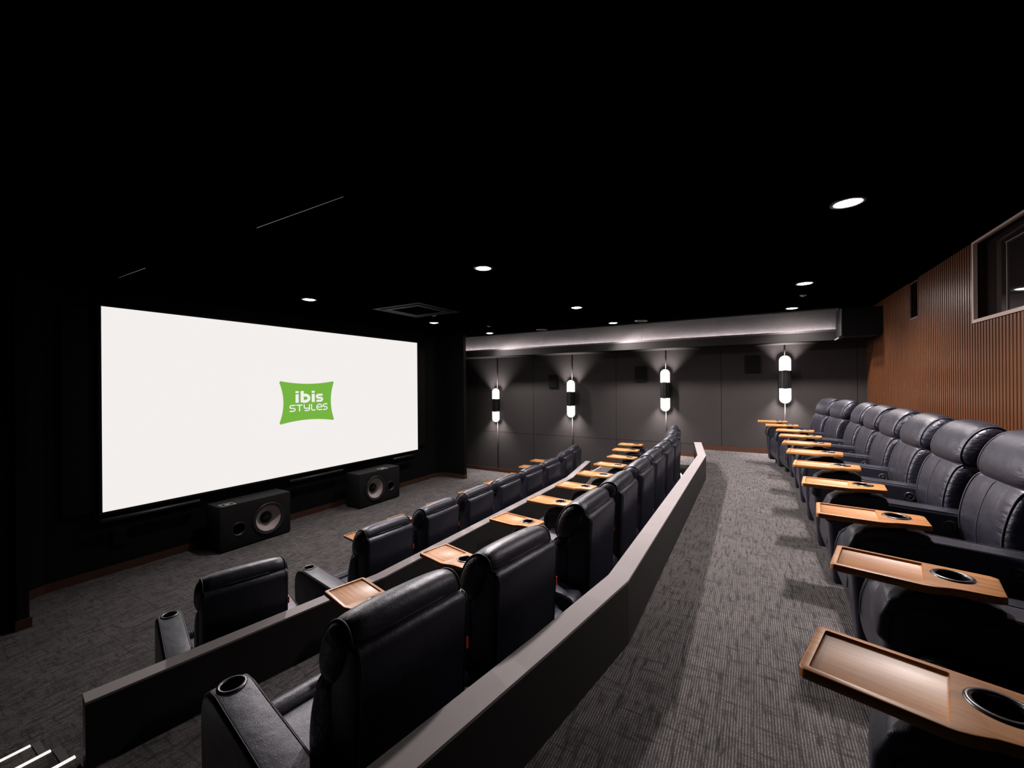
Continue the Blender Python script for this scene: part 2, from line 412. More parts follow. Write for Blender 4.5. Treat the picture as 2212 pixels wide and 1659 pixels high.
# front wall with curved wings
FW = [(1.10, 6.24), (1.065, 6.55), (1.07, 6.80), (1.17, 7.0), (1.36, 7.09), (1.6, 7.10), (7.75, 7.10), (8.0, 7.12), (8.22, 7.09), (8.35, 6.96), (8.385, 6.75), (8.375, 6.55), (8.335, 6.30)]
def offs(pts, d):
    out = []
    for i, p in enumerate(pts):
        a = Vector(pts[max(i-1, 0)]); b = Vector(pts[min(i+1, len(pts)-1)]); t = (b-a).normalized()
        out.append((p[0]-t.y*d, p[1]+t.x*d))
    return out
bm = bmesh.new(); add_strip(bm, FW, offs(FW, 0.085), Z_FRONT-0.02, Z_CEIL)
add_box(bm, X_LEFT, 1.02, 6.30, 6.38, Z_FRONT-0.02, Z_CEIL)
add_box(bm, X_LEFT, X_FAR+0.1, 8.2, 8.3, Z_FRONT-0.02, Z_CEIL)
tag(link_mesh('wall_front', bm, BLACKWALL), kind='structure')
bm = bmesh.new()
o1 = offs(FW, -0.012); add_strip(bm, o1, FW, Z_FRONT, Z_FRONT+0.10)
add_box(bm, 1.005, 1.115, 6.222, 6.236, Z_FRONT, Z_FRONT+0.10)
add_box(bm, 8.33, 8.43, 6.284, 6.298, Z_FRONT, Z_FRONT+0.10)
tag(link_mesh('baseboard_front', bm, BASEB), kind='structure')
bm = bmesh.new(); add_box(bm, 9.38, 9.44, 7.06, 7.12, Z_FRONT, 2.112)
tag(link_mesh('trim_4', bm, mat_plain('wooden_jamb', (0.16, 0.10, 0.06), 0.6)), kind='structure')

# slatted back wall with window openings
WX0, WX1, WZ0, WZ1 = 3.4, 5.34, 1.95, 2.635
VX0, VX1, VZ0, VZ1 = 6.86, 7.15, 2.20, 2.63
bm = bmesh.new()
yb0, yb1 = Y_BACK-0.25, Y_BACK
for x0, x1, z0, z1 in ((X_LEFT, WX0, 0, Z_CEIL), (WX0, WX1, 0, WZ0), (WX0, WX1, WZ1, Z_CEIL), (WX1, VX0, 0, Z_CEIL),
                       (VX0, VX1, 0, VZ0), (VX0, VX1, VZ1, Z_CEIL), (VX1, X_FAR+0.1, 0, Z_CEIL)):
    add_box(bm, x0, x1, yb0, yb1, z0, z1, 1)
x = X_LEFT+0.02
while x < X_FAR-0.03:
    a, b = x, x+0.031
    zt = Z_CEIL-0.002; segs = [(0.0, zt)]
    if b > WX0-0.03 and a < WX1+0.03: segs = [(0.0, WZ0-0.035)]
    elif b > VX0-0.02 and a < VX1+0.02: segs = [(0.0, VZ0-0.02)]
    for z0, z1 in segs:
        add_box(bm, a, b, yb1, yb1+0.02, z0, z1, 0)
    x += 0.0525
tag(link_mesh('wall_back', bm, [SLAT, SLATBACK]), kind='structure')
def window(name, x0, x1, z0, z1, fw, proud, glass_y, fm, turn=0.0):
    w = empty(name, ((x0+x1)/2, Y_BACK, z0)); tag(w, kind='structure')
    o = Vector(w.location)
    bm = bmesh.new(); y0, y1 = Y_BACK-0.01, Y_BACK+proud
    add_box(bm, x0-fw, x1+fw, y0, y1, z0-fw, z0); add_box(bm, x0-fw, x1+fw, y0, y1, z1, z1+fw*0.7)
    add_box(bm, x0-fw, x0, y0, y1, z0, z1); add_box(bm, x1, x1+fw, y0, y1, z0, z1)
    bmesh.ops.translate(bm, verts=bm.verts[:], vec=-o); link_mesh('window_frame', bm, fm, w)
    bm = bmesh.new(); add_box(bm, x0, x1, glass_y-0.01, glass_y, z0, z1)
    bmesh.ops.translate(bm, verts=bm.verts[:], vec=Vector((-5.0, -glass_y, 0)))
    bmesh.ops.rotate(bm, verts=bm.verts[:], matrix=Matrix.Rotation(-turn, 3, 'Z'), cent=(0, 0, 0))
    bmesh.ops.translate(bm, verts=bm.verts[:], vec=Vector((5.0, glass_y, 0))-o); link_mesh('pane', bm, GLASS, w)
    return w, o
w1, o1_ = window('window_1', WX0, WX1, WZ0, WZ1, 0.03, 0.028, Y_BACK-0.05, FRAMEM, 0.025)
bm = bmesh.new(); add_box(bm, 4.955, 4.967, Y_BACK-0.05, Y_BACK-0.042, WZ0, WZ1-0.10); add_box(bm, WX0+0.6, 4.967, Y_BACK-0.05, Y_BACK-0.036, WZ1-0.11, WZ1-0.10)
bmesh.ops.translate(bm, verts=bm.verts[:], vec=-o1_); link_mesh('inner_frame', bm, mat_plain('grey_glazing_bead', (0.05, 0.045, 0.045), 0.5), w1)
w2, o2_ = window('window_2', VX0, VX1, VZ0, VZ1, 0.018, 0.015, Y_BACK-0.06, mat_plain('dark_hatch_frame', (0.05, 0.03, 0.025), 0.5))

# ------------------------------------------------------------------ low walls between the tiers
def low_wall(name, po, pi, z0, zt, label):
    t = empty(name, (po[0][0], po[0][1], z0)); tag(t, label, 'low wall')
    o = Vector(t.location)
    bm = bmesh.new(); add_strip(bm, po, pi, z0, zt-0.012); bmesh.ops.translate(bm, verts=bm.verts[:], vec=-o)
    link_mesh('wall_body', bm, LOWFACE, t)
    bm = bmesh.new(); add_strip(bm, po, pi, zt-0.012, zt); bmesh.ops.translate(bm, verts=bm.verts[:], vec=-o)
    link_mesh('cap', bm, LOWWALL, t)
low_wall('low_wall', P1_OUT, P1_IN, Z_MID, Z_REAR+0.34, 'angled charcoal low wall with grey cap beside the wide carpeted aisle, behind the middle recliners')
low_wall('low_wall', P2_OUT, P2_IN, Z_FRONT, Z_MID+0.34, 'charcoal low wall with grey cap behind the front recliners, ending above the white-edged steps')

# ------------------------------------------------------------------ stairs
def stairs(x0, x1, y_edge, zt, n, run, rise, label, strips=True, edge=None):
    t = empty('staircase', ((x0+x1)/2, y_edge, zt-rise*n)); tag(t, label, 'stairs')
    o = Vector(t.location)
    for k in range(n):
        z1 = zt-rise*k
        y0 = y_edge+run*(k-1); y1 = y_edge+run*k
        if k > 0:
            bm = bmesh.new(); add_box(bm, x0, x1, y_edge, y1, zt-rise*n, z1)
            bmesh.ops.translate(bm, verts=bm.verts[:], vec=-o); link_mesh('step', bm, CARPET, t)
        if strips:
            bm = bmesh.new(); add_box(bm, x0, x1-0.005, y1-0.014, y1+0.006, z1-0.006, z1+0.006)
            bmesh.ops.translate(bm, verts=bm.verts[:], vec=-o); s = link_mesh('nosing_strip', bm, STEPM, t); s['label'] = 'glowing white step edge strip'
        if edge is not None and k > 0:
            bm = bmesh.new(); xa, xb = (x1, x1+0.035) if edge > 0 else (x0-0.035, x0)
            add_box(bm, xa, xb, y_edge+run*(k-1)+0.02, y1, zt-rise*n, z1+0.004)
            bmesh.ops.translate(bm, verts=bm.verts[:], vec=-o); link_mesh('side_trim', bm, mat_plain('dark_step_trim', (0.06, 0.054, 0.053), 0.6), t)
stairs(X_LEFT, 0.69, T2, Z_MID, 3, 0.43, 0.1603, 'carpeted steps with three glowing white edges at the near end of the front low wall', True, 1)
stairs(8.47, X_FAR-0.02, T2, Z_MID, 3, 0.43, 0.1603, 'carpeted steps with white edge beside the grey panelled wall, down to the screen floor', True, None)
stairs(8.45, X_FAR-0.02, T1, Z_REAR, 3, 0.43, 0.1683, 'carpeted steps at the far end of the aisle low wall, by the grey panelled wall', False, None)
stairs(X_LEFT, 0.60, T1, Z_REAR, 3, 0.43, 0.1683, 'carpeted steps at the near end of the aisle low wall, below the camera', False, None)

# ------------------------------------------------------------------ recliner prototypes
PROTO = {}
def keep(key, o):
    PROTO[key] = o; COL.objects.unlink(o); return o

HW = 0.262     # half width of the back cushions
# rear shell
bm = bmesh.new()
extrude_profile(bm, [(0.0, 1.022), (0.008, 1.046), (0.03, 1.058), (0.09, 1.058), (0.16, 0.90), (0.27, 0.50), (0.33, 0.20), (0.33, 0.10), (0.05, 0.10), (0.035, 0.40)], -0.252, 0.252)
keep('back_shell', bake(link_mesh('back_shell', bm, LEATHER), 0.014, 3))
# seams on the shell
for sx in (-1, 1):
    bm = bmesh.new()
    tube(bm, [(sx*0.238, 0.034, 0.40), (sx*0.238, -0.001, 1.018), (sx*0.238, 0.012, 1.054), (sx*0.238, 0.06, 1.061)], 0.0022, 5)
    keep('shell_seam%d' % sx, link_mesh('seam', bm, THREAD))
# headrest pillow
HP = [(0.045, 1.020), (0.026, 1.060), (0.036, 1.112), (0.078, 1.142), (0.140, 1.135), (0.200, 1.090), (0.248, 1.015), (0.274, 0.925), (0.262, 0.862), (0.20, 0.845), (0.13, 0.87), (0.075, 0.950)]
bm = bmesh.new()
loft(bm, HP, [(-0.276, 0.22), (-0.272, 0.46), (-0.261, 0.70), (-0.238, 0.885), (-0.19, 0.98), (-0.09, 1.02), (0.09, 1.02), (0.19, 0.98), (0.238, 0.885), (0.261, 0.70), (0.272, 0.46), (0.276, 0.22)])
keep('headrest', bake(link_mesh('headrest', bm, CUSHION), 0, 0, 2))
bm = bmesh.new()
cy_ = sum(p[0] for p in HP)/len(HP); cz_ = sum(p[1] for p in HP)/len(HP)
def smooth_ring(prof, n=4):
    pts = [Vector(p) for p in prof]
    for _ in range(2):
        out = []
        for i in range(len(pts)):
            a, b = pts[i], pts[(i+1) % len(pts)]
            out += [a*0.75+b*0.25, a*0.25+b*0.75]
        pts = out
    return pts
bm.free()
for sx in (-1, 1):
    bm = bmesh.new()
    rg = [(sx*0.243, cy_+(p[0]-cy_)*0.855, cz_+(p[1]-cz_)*0.855) for p in smooth_ring(HP)]
    tube(bm, rg, 0.0042, 6, closed=True)
    keep('piping%d' % sx, link_mesh('piping', bm, THREAD, smooth=True))
# lower rear lip seam
bm = bmesh.new()
tube(bm, [(-0.235, 0.046, 1.066), (-0.1, 0.028, 1.070), (0.1, 0.028, 1.070), (0.235, 0.046, 1.066)], 0.003, 5)
keep('head_seam', link_mesh('seam', bm, THREAD, smooth=True))
# lumbar cushion
LP = [(0.13, 0.900), (0.185, 0.915), (0.245, 0.905), (0.285, 0.86), (0.325, 0.74), (0.345, 0.61), (0.335, 0.50), (0.30, 0.440), (0.20, 0.42), (0.16, 0.50), (0.14, 0.70)]
bm = bmesh.new()
loft(bm, LP, [(-0.262, 0.55), (-0.255, 0.80), (-0.225, 0.94), (-0.15, 0.985), (-0.05, 1.0), (0.05, 1.0), (0.15, 0.985), (0.225, 0.94), (0.255, 0.80), (0.262, 0.55)])
keep('back_cushion', bake(link_mesh('back_cushion', bm, CUSHION), 0, 0, 2))
cy2 = sum(p[0] for p in LP)/len(LP); cz2 = sum(p[1] for p in LP)/len(LP)
for sx in (-1, 1):
    bm = bmesh.new()
    tube(bm, [(sx*0.236, cy2+(p[0]-cy2)*0.90, cz2+(p[1]-cz2)*0.90) for p in smooth_ring(LP)], 0.0045, 6, closed=True)
    keep('piping2%d' % sx, link_mesh('piping', bm, THREAD, smooth=True))
bm = bmesh.new()
cs = [p for p in smooth_ring(LP) if p[0] > 0.22]
cs.sort(key=lambda p: -p[1])
tube(bm, [(0.0, p[0]-0.0005, p[1]) for p in cs if p[1] < 0.89 and p[0] > 0.26], 0.0022, 5)
keep('back_seam', link_mesh('seam', bm, THREAD, smooth=True))
# seat cushion and front roll
bm = bmesh.new()
SP = [(0.24, 0.30), (0.24, 0.445), (0.30, 0.468), (0.48, 0.475), (0.69, 0.470), (0.73, 0.455), (0.735, 0.40), (0.735, 0.30)]
loft(bm, SP, [(-0.270, 0.90), (-0.262, 0.97), (-0.20, 1.0), (0.20, 1.0), (0.262, 0.97), (0.270, 0.90)])
keep('seat', bake(link_mesh('seat', bm, LEATHER), 0.012, 2, 1))
bm = bmesh.new()
FPr = [(0.737, 0.28), (0.735, 0.43), (0.747, 0.468), (0.785, 0.488), (0.840, 0.478), (0.880, 0.44), (0.903, 0.36), (0.910, 0.26), (0.895, 0.16), (0.865, 0.11), (0.795, 0.12)]
loft(bm, FPr, [(-0.270, 0.90), (-0.262, 0.97), (-0.22, 1.0), (-0.212, 0.985), (-0.20, 1.0), (0.20, 1.0), (0.212, 0.985), (0.22, 1.0), (0.262, 0.97), (0.270, 0.90)])
keep('footrest', bake(link_mesh('footrest', bm, LEATHER), 0.0, 2, 1))
for k, xs in enumerate((-0.218, -0.205, 0.205, 0.218)):
    bm = bmesh.new()
    tube(bm, [(xs, 0.743, 0.470), (xs, 0.785, 0.487), (xs, 0.84, 0.478), (xs, 0.881, 0.438), (xs, 0.904, 0.36), (xs, 0.911, 0.26)], 0.0024, 5)
    keep('foot_seam%d' % k, link_mesh('seam', bm, THREAD, smooth=True))
# base and feet
bm = bmesh.new(); add_box(bm, -0.262, 0.262, 0.10, 0.72, 0.05, 0.31)
keep('base', bake(link_mesh('base', bm, BLACKPL), 0.008, 1))
bm = bmesh.new(); add_lathe(bm, [(0.0, 0.0), (0.024, 0.0), (0.028, 0.02), (0.028, 0.052), (0.0, 0.052)], seg=16)
keep('foot', link_mesh('foot', bm, BLACKPL, smooth=False))
# arms
AP = [(0.03, 0.07), (0.02, 0.42), (0.035, 0.545), (0.075, 0.590), (0.14, 0.605), (0.40, 0.625), (0.66, 0.645), (0.77, 0.655), (0.845, 0.648), (0.895, 0.615), (0.923, 0.555), (0.93, 0.47), (0.915, 0.20), (0.905, 0.07)]
def arm_mesh(hw):
    bm = bmesh.new()
    extrude_profile(bm, AP, -hw, hw)
    return bm
o = link_mesh('armrest', arm_mesh(0.074), LEATHER)
keep('arm', bake(o, 0.022, 4, 0, angle=38))
o = link_mesh('armrest', arm_mesh(0.080), LEATHER)
o.data.materials.append(CUPIN)
bm = bmesh.new(); add_cyl(bm, (0, 0.80, 0.56), (0, 0.80, 0.80), 0.043, seg=40)
cut = link_mesh('cutter', bm, CUPIN)
bake(o, 0.022, 4, 0, angle=38); bake(o, 0, 0, 0, cutters=(cut,))
bpy.data.objects.remove(cut)
keep('arm_cup', o)
for sx in (-1, 1):
    bm = bmesh.new()
    tube(bm, [(sx*0.066, y, z-0.002) for y, z in ((0.10, 0.598), (0.14, 0.606), (0.40, 0.626), (0.66, 0.646), (0.77, 0.655), (0.84, 0.647), (0.89, 0.615), (0.92, 0.555))], 0.0024, 5)
    keep('arm_seam%d' % sx, link_mesh('seam', bm, THREAD, smooth=True))
# cup ring (origin at its centre) and well
bm = bmesh.new()
add_lathe(bm, [(0.0405, -0.004), (0.0405, 0.001), (0.043, 0.004), (0.049, 0.005), (0.054, 0.003), (0.0555, 0.0), (0.0555, -0.004)], seg=48)
keep('cup_ring', link_mesh('cup_holder_ring', bm, GUN, smooth=True))
bm = bmesh.new()
rg = add_lathe(bm, [(0.0415, 0.0), (0.0405, -0.075), (0.036, -0.082)], seg=40); bm.faces.new(rg[-1])
keep('cup_well', link_mesh('cup_well', bm, CUPIN, smooth=True))
# recline control on the arm's side
bm = bmesh.new()
add_lathe(bm, [(0.0, 0.004), (0.010, 0.0045), (0.012, 0.001), (0.020, 0.0015), (0.024, 0.005), (0.031, 0.005), (0.034, 0.0)], seg=32)
keep('control', link_mesh('control_button', bm, BLACKPL, smooth=True))
# swivel post with black console pad
bm = bmesh.new()
add_cyl(bm, (0, 0, 0.645), (0, 0, 0.702), 0.034, seg=28)
add_box(bm, -0.045, 0.045, -0.05, 0.05, 0.700, 0.7045)
keep('post', bake(link_mesh('swivel_post', bm, BLACKPL), 0.003, 1))
bm = bmesh.new()
add_cyl(bm, (-0.05, 0.015, 0.694), (-0.034, 0.015, 0.694), 0.004, seg=10)
keep('bolts', link_mesh('hinge_bolt', bm, CHROME, smooth=True))
bm = bmesh.new()
PADP = [(0.635, 0.60), (0.635, 0.668), (0.675, 0.676), (0.795, 0.678), (0.865, 0.668), (0.920, 0.630), (0.947, 0.565), (0.953, 0.49), (0.915, 0.46), (0.905, 0.58), (0.855, 0.61)]
extrude_profile(bm, PADP, -0.079, 0.079)
keep('pad', bake(link_mesh('front_pad', bm, LEATHER), 0.014, 3))
# tray: origin at cup centre, long axis +y
TP = [(-0.140, 0.320), (0.080, 0.320), (0.090, 0.310), (0.090, -0.095), (0.078, -0.113), (-0.088, -0.113), (-0.100, -0.095), (-0.112, -0.02), (-0.122, 0.010), (-0.140, 0.040), (-0.148, 0.060), (-0.150, 0.075), (-0.150, 0.310)]
bm = bmesh.new(); add_prism(bm, TP, 0.7045, 0.730)
tr = link_mesh('tray_table', bm, WOOD)
bm = bmesh.new(); add_prism(bm, [(-0.132, 0.302), (0.072, 0.302), (0.072, 0.072), (-0.132, 0.072)], 0.7220, 0.80)
c1 = bake(link_mesh('cutter', bm, WOOD), 0.006, 2, angle=60)
bm = bmesh.new(); add_cyl(bm, (0, 0, 0.70), (0, 0, 0.80), 0.043, seg=48)
c2 = link_mesh('cutter', bm, WOOD)
bake(tr, 0.0045, 3, 0, angle=30); bake(tr, 0, 0, 0, cutters=(c1, c2))
bpy.data.objects.remove(c1); bpy.data.objects.remove(c2)
keep('tray', tr)
# small red tag
bm = bmesh.new(); add_box(bm, 0.0, 0.012, 0, 0.004, -0.045, 0.0, 0); add_box(bm, 0.0, 0.004, 0.001, 0.003, 0.0, 0.05, 1)
keep('red_tag', link_mesh('pull_tag', bm, [RED, BLACKPL]))

def put(key, parent, loc=(0, 0, 0), rz=0.0, rot=None):
    c = PROTO[key].copy(); COL.objects.link(c); c.parent = parent; c.location = loc
    c.rotation_euler = rot if rot is not None else (0, 0, rz)
    return c

def recliner(x, y, z, deg, label, group, left=None, tray=True, swivel=-7.0, right=True, ty=0.785):
    t = empty('recliner', (x, y, z), R(deg)); tag(t, label, 'recliner', group)
    sh = put('back_shell', t); put('shell_seam1', sh); put('shell_seam-1', sh)
    h = put('headrest', t); put('piping1', h); put('piping-1', h); put('head_seam', h)
    bc = put('back_cushion', t); put('piping21', bc); put('piping2-1', bc); put('back_seam', bc)
    put('seat', t); f = put('footrest', t)
    for k in range(4): put('foot_seam%d' % k, f)
    b = put('base', t)
    for fx in (-0.22, 0.22):
        for fy in (0.15, 0.68): put('foot', t, (fx, fy, 0))
    def arm(sx, key):
        a = put(key, t, (sx*0.345, 0, 0)); put('arm_seam1', a); put('arm_seam-1', a)
        put('control', a, (-0.0745*1.0 if sx > 0 else 0.0745, 0.36, 0.545), rot=(0, R(-90) if sx > 0 else R(90), 0))
        for fy in (0.09, 0.78): put('foot', t, (sx*0.345, fy, 0)).scale = (1, 1, 1.4)
        return a
    if right:
        arm(1, 'arm')
    if tray:
        put('pad', t, (0.345, 0, 0))
        p = put('post', t, (0.330, ty, 0)); put('bolts', p, (0, 0, 0), R(swivel))
        tr = put('tray', t, (0.330, ty, 0), R(swivel)); put('cup_ring', tr, (0, 0, 0.7302)); put('cup_well', tr, (0, 0, 0.728))
    if left == 'cup':
        a = arm(-1, 'arm_cup'); put('cup_ring', a, (0, 0.80, 0.656)); put('cup_well', a, (0, 0.80, 0.654))
    elif left == 'arm':
        arm(-1, 'arm')
    put('red_tag', t, (0.246, 0.012, 0.86))
    return t

ORD = ['first', 'second', 'third', 'fourth', 'fifth', 'sixth', 'seventh', 'eighth', 'ninth', 'tenth', 'eleventh']
REAR = [(0.79, -1.118, -9, 'arm', -7), (1.61, -1.31, -3, None, -10), (2.39, -1.35, 0, None, -6), (3.12, -1.35, 0, None, -7), (3.84, -1.35, 0, None, -7),
        (4.56, -1.35, 0, None, -8), (5.25, -1.35, 0, None, -8), (5.95, -1.35, 0, None, -8), (6.64, -1.345, 0, None, -8), (7.52, -1.265, 8, None, -8), (8.215, -1.165, 8.5, None, -8)]
for i, (x, y, d, lf, sw) in enumerate(REAR):
    if i == 0: lb = 'dark leather recliner nearest the camera in the back row, its tray cut by the picture'
    elif i == 10: lb = 'dark leather recliner at the far end of the back row, by the grey wall'
    elif i == 9: lb = 'dark leather recliner in the back row, last but one before the grey wall'
    else: lb = 'dark leather recliner in the back row by the slatted wall, %s from camera' % ORD[i]
    recliner(x, y, Z_REAR, d, lb, 'recliners in the back row along the slatted wall', lf, True, sw, True, 0.745)
MID = [(1.12, 1.05, -8, 'cup', -5), (1.79, 0.95, -8, None, -5), (2.76, 0.89, -1, 'arm', -7), (3.46, 0.885, 0, None, -7), (4.16, 0.885, 0, None, -7), (4.86, 0.90, 0, None, -7),
       (5.56, 0.91, 0, None, -8), (6.26, 0.93, 0, None, -8), (7.12, 1.03, 8, None, -8), (7.815, 1.125, 8, None, -8)]
for i, (x, y, d, lf, sw) in enumerate(MID):
    if i == 0: lb = 'large foreground leather recliner with cup holder in its left armrest, middle row'
    elif i == 9: lb = 'dark leather recliner at the far end of the middle row'
    else: lb = 'dark leather recliner in the middle row behind the aisle wall, %s from near end' % ORD[i]
    recliner(x, y, Z_MID, d, lb, 'recliners in the middle row between the two low walls', lf, True, sw)
FRONT = [(1.50, 2.965, -15, 'cup', False, 0), (2.67, 2.83, -5, 'cup', True, -5), (3.39, 2.82, 0, None, True, -6), (4.09, 2.815, 0, None, True, -7), (4.79, 2.81, 0, None, True, -7),
         (5.49, 2.81, 0, None, True, -7), (6.19, 2.82, 0, None, True, -7), (7.11, 2.935, 8, None, True, -6), (7.80, 3.035, 8, None, True, -6)]
for i, (x, y, d, lf, tr_, sw) in enumerate(FRONT):
    if i == 0: lb = 'leather recliner without a tray, standing apart at near end of the front row'
    elif i == 1: lb = 'leather recliner in the front row with both armrest cup holder and tray'
    elif i == 8: lb = 'dark leather recliner at the far end of the front row'
    else: lb = 'dark leather recliner in the front row facing the screen, %s from the near end' % ORD[i]
    recliner(x, y, Z_FRONT, d, lb, 'recliners in the front row nearest the screen', lf, tr_, sw)

# ------------------------------------------------------------------ screen
SX0, SX1, SZ0, SZ1, SY = 1.838, 7.42, -0.162, 2.408, 7.0
scr = empty('cinema_screen', ((SX0+SX1)/2, SY+0.04, SZ0)); tag(scr, 'large glowing white cinema screen with a green logo, on the black front wall', 'screen')
so = Vector(scr.location)
def on_scr(name, bm, mat, parent):
    bmesh.ops.translate(bm, verts=bm.verts[:], vec=-so); return link_mesh(name, bm, mat, parent)
bm = bmesh.new(); add_box(bm, SX0, SX1, SY, SY+0.02, SZ0, SZ1)
surf = on_scr('screen_surface', bm, SCREENM, scr)
bm = bmesh.new(); e = 0.03
add_box(bm, SX0-e, SX0, SY-0.004, SY+0.1, SZ0-e, SZ1+e); add_box(bm, SX1, SX1+e, SY-0.004, SY+0.1, SZ0-e, SZ1+e)
add_box(bm, SX0, SX1, SY-0.004, SY+0.1, SZ0-e, SZ0); add_box(bm, SX0, SX1, SY-0.004, SY+0.1, SZ1, SZ1+e); add_box(bm, SX0, SX1, SY+0.021, SY+0.1, SZ0, SZ1)
on_scr('screen_frame', bm, BLACKSUB, scr)
LX, LZ, LW, LH = 4.062, 1.480, 1.061, 0.750
def lp(u, v, y=SY-0.004): return (LX+u*LW, y, LZ-v*LH)
bm = bmesh.new(); pts = []
def edge(p0, p1, nx, ny, depth, n=14):
    return [(p0[0]+(p1[0]-p0[0])*t+nx*depth*4*t*(1-t), p0[1]+(p1[1]-p0[1])*t+ny*depth*4*t*(1-t)) for t in [i/n for i in range(n+1)]]
c = 0.018
for a, b, nx, ny, dp in (((c, 0.003), (1-c, 0.003), 0, 1, 0.062), ((1-0.002, 2*c), (1-0.002, 1-2*c), -1, 0, 0.060), ((1-c, 1-0.003), (c, 1-0.003), 0, -1, 0.066), ((0.002, 1-2*c), (0.002, 2*c), 1, 0, 0.066)):
    pts += edge(a, b, nx, ny, dp)
bm.faces.new([bm.verts.new(lp(u, v, SY-0.002)) for u, v in pts][::1])
r = bmesh.ops.extrude_face_region(bm, geom=bm.faces[:]); bmesh.ops.translate(bm, verts=[g for g in r['geom'] if isinstance(g, bmesh.types.BMVert)], vec=(0, 0.002, 0))
bmesh.ops.recalc_face_normals(bm, faces=bm.faces[:])
logo = on_scr('logo', bm, LOGOG, scr); logo['label'] = 'green pillow shaped logo'
def ribbon(bm, pts, w, plane):
    P = [Vector(p) for p in pts]; L = []; Rr = []
    for i, p in enumerate(P):
        a = P[max(i-1, 0)]; b = P[min(i+1, len(P)-1)]; d = (b-a)
        d = d.normalized() if d.length > 1e-9 else Vector((1, 0))
        k = 1.0
        if 0 < i < len(P)-1:
            e1 = (p-a).normalized(); cosv = max(0.6, e1.dot(d)); k = 1/cosv
        n = Vector((-d.y, d.x))*w*0.5*k
        L.append(bm.verts.new(plane(p+n))); Rr.append(bm.verts.new(plane(p-n)))
    for i in range(len(P)-1): bm.faces.new((L[i], L[i+1], Rr[i+1], Rr[i]))
def arc(cx, cy, rx, ry, a0, a1, n=12):
    return [(cx+rx*math.cos(R(a0+(a1-a0)*i/n)), cy+ry*math.sin(R(a0+(a1-a0)*i/n))) for i in range(n+1)]
def lpl(p): return lp(p[0]/LW, p[1]/LH)        # metres inside the logo, v down
bm = bmesh.new(); U, V = LW, LH
tw = 0.056*U
for u in (0.300, 0.593):
    ribbon(bm, [(u*U, 0.313*V), (u*U, 0.513*V)], tw, lpl); ribbon(bm, [(u*U, 0.238*V), (u*U, 0.286*V)], tw, lpl)
ribbon(bm, [(0.390*U, 0.238*V), (0.390*U, 0.510*V)], tw, lpl)
ribbon(bm, [(0.40*U, 0.338*V)] + arc(0.442*U, 0.413*V, 0.072*U, 0.075*V, -90, 90, 16) + [(0.40*U, 0.488*V)], 0.050*U, lpl)
def s_shape(x0, x1, y0, y1, w):
    h = (y1-y0); rx = (x1-x0)/2; ry = (h-w)/4; cx_ = (x0+x1)/2; t = y0+w/2
    return [(x1, t)] + arc(cx_-rx*0.25, t+ry, rx*0.62, ry, -90, -270, 10)[0:] + arc(cx_+rx*0.25, t+3*ry, rx*0.62, ry, -90, 90, 10) + [(x0, y1-w/2)]
ribbon(bm, s_shape(0.652*U, 0.772*U, 0.313*V, 0.513*V, 0.036*U), 0.036*U, lpl)
t2 = 0.0185*U
y0, y1 = 0.560*V, 0.722*V
ribbon(bm, s_shape(0.168*U, 0.270*U, y0, y1, t2), t2, lpl)
ribbon(bm, [(0.286*U, y0+t2/2), (0.396*U, y0+t2/2)], t2, lpl); ribbon(bm, [(0.341*U, y0), (0.341*U, y1)], t2*1.1, lpl)
ribbon(bm, [(0.425*U, y0)] + arc(0.455*U, y0+0.062*V, 0.030*U, 0.035*V, 180, 90, 6) + [(0.52*U, y0+0.097*V)], t2, lpl)
ribbon(bm, [(0.520*U, y0), (0.520*U, y1-0.045*V)] + arc(0.492*U, y1-0.047*V, 0.028*U, 0.036*V, 0, 90, 6) + [(0.430*U, y1-t2/2)], t2, lpl)
ribbon(bm, [(0.560*U, y0), (0.560*U, y1-0.045*V)] + arc(0.588*U, y1-0.047*V, 0.028*U, 0.036*V, 180, 90, 6) + [(0.636*U, y1-t2/2)], t2, lpl)
ribbon(bm, [(0.662*U, (y0+y1)/2), (0.757*U, (y0+y1)/2)] + arc(0.708*U, (y0+y1)/2, 0.049*U, (y1-y0-t2)/2, 0, -180, 14) + arc(0.708*U, (y0+y1)/2, 0.049*U, (y1-y0-t2)/2, 180, 90, 8) + [(0.757*U, y1-t2/2)], t2, lpl)
ribbon(bm, s_shape(0.776*U, 0.867*U, y0, y1, t2), t2, lpl)
on_scr('logo_lettering', bm, LOGOW, logo).location = (0, 0, 0)

# black acoustic panels beside the screen, wall plate
def simple(name, boxes, mat, label, cat, group=None, bev=0.006):
    x0 = min(b[0] for b in boxes); x1 = max(b[1] for b in boxes); y0 = min(b[2] for b in boxes); y1 = max(b[3] for b in boxes); z0 = min(b[4] for b in boxes)
    o = Vector(((x0+x1)/2, (y0+y1)/2, z0)); bm = bmesh.new()
    for b in boxes: add_box(bm, *b)
    bmesh.ops.translate(bm, verts=bm.verts[:], vec=-o)
    ob = link_mesh(name, bm, mat, loc=o)
    if bev: bake(ob, bev, 2)
    return tag(ob, label, cat, group)
simple('acoustic_panel', [(1.50, 1.80, 7.05, 7.095, -0.15, 2.38)], BLACKPANEL, 'tall black acoustic panel on the front wall, left of the screen', 'panel')
simple('acoustic_panel', [(7.50, 7.74, 7.05, 7.095, -0.09, 2.30)], BLACKPANEL, 'narrow black acoustic panel on the front wall, right of the screen', 'panel')
simple('wall_plate', [(1.95, 2.09, 7.07, 7.095, -0.64, -0.42)], CUPIN, 'small black plate low on the front wall, under the left end of the screen', 'wall plate')
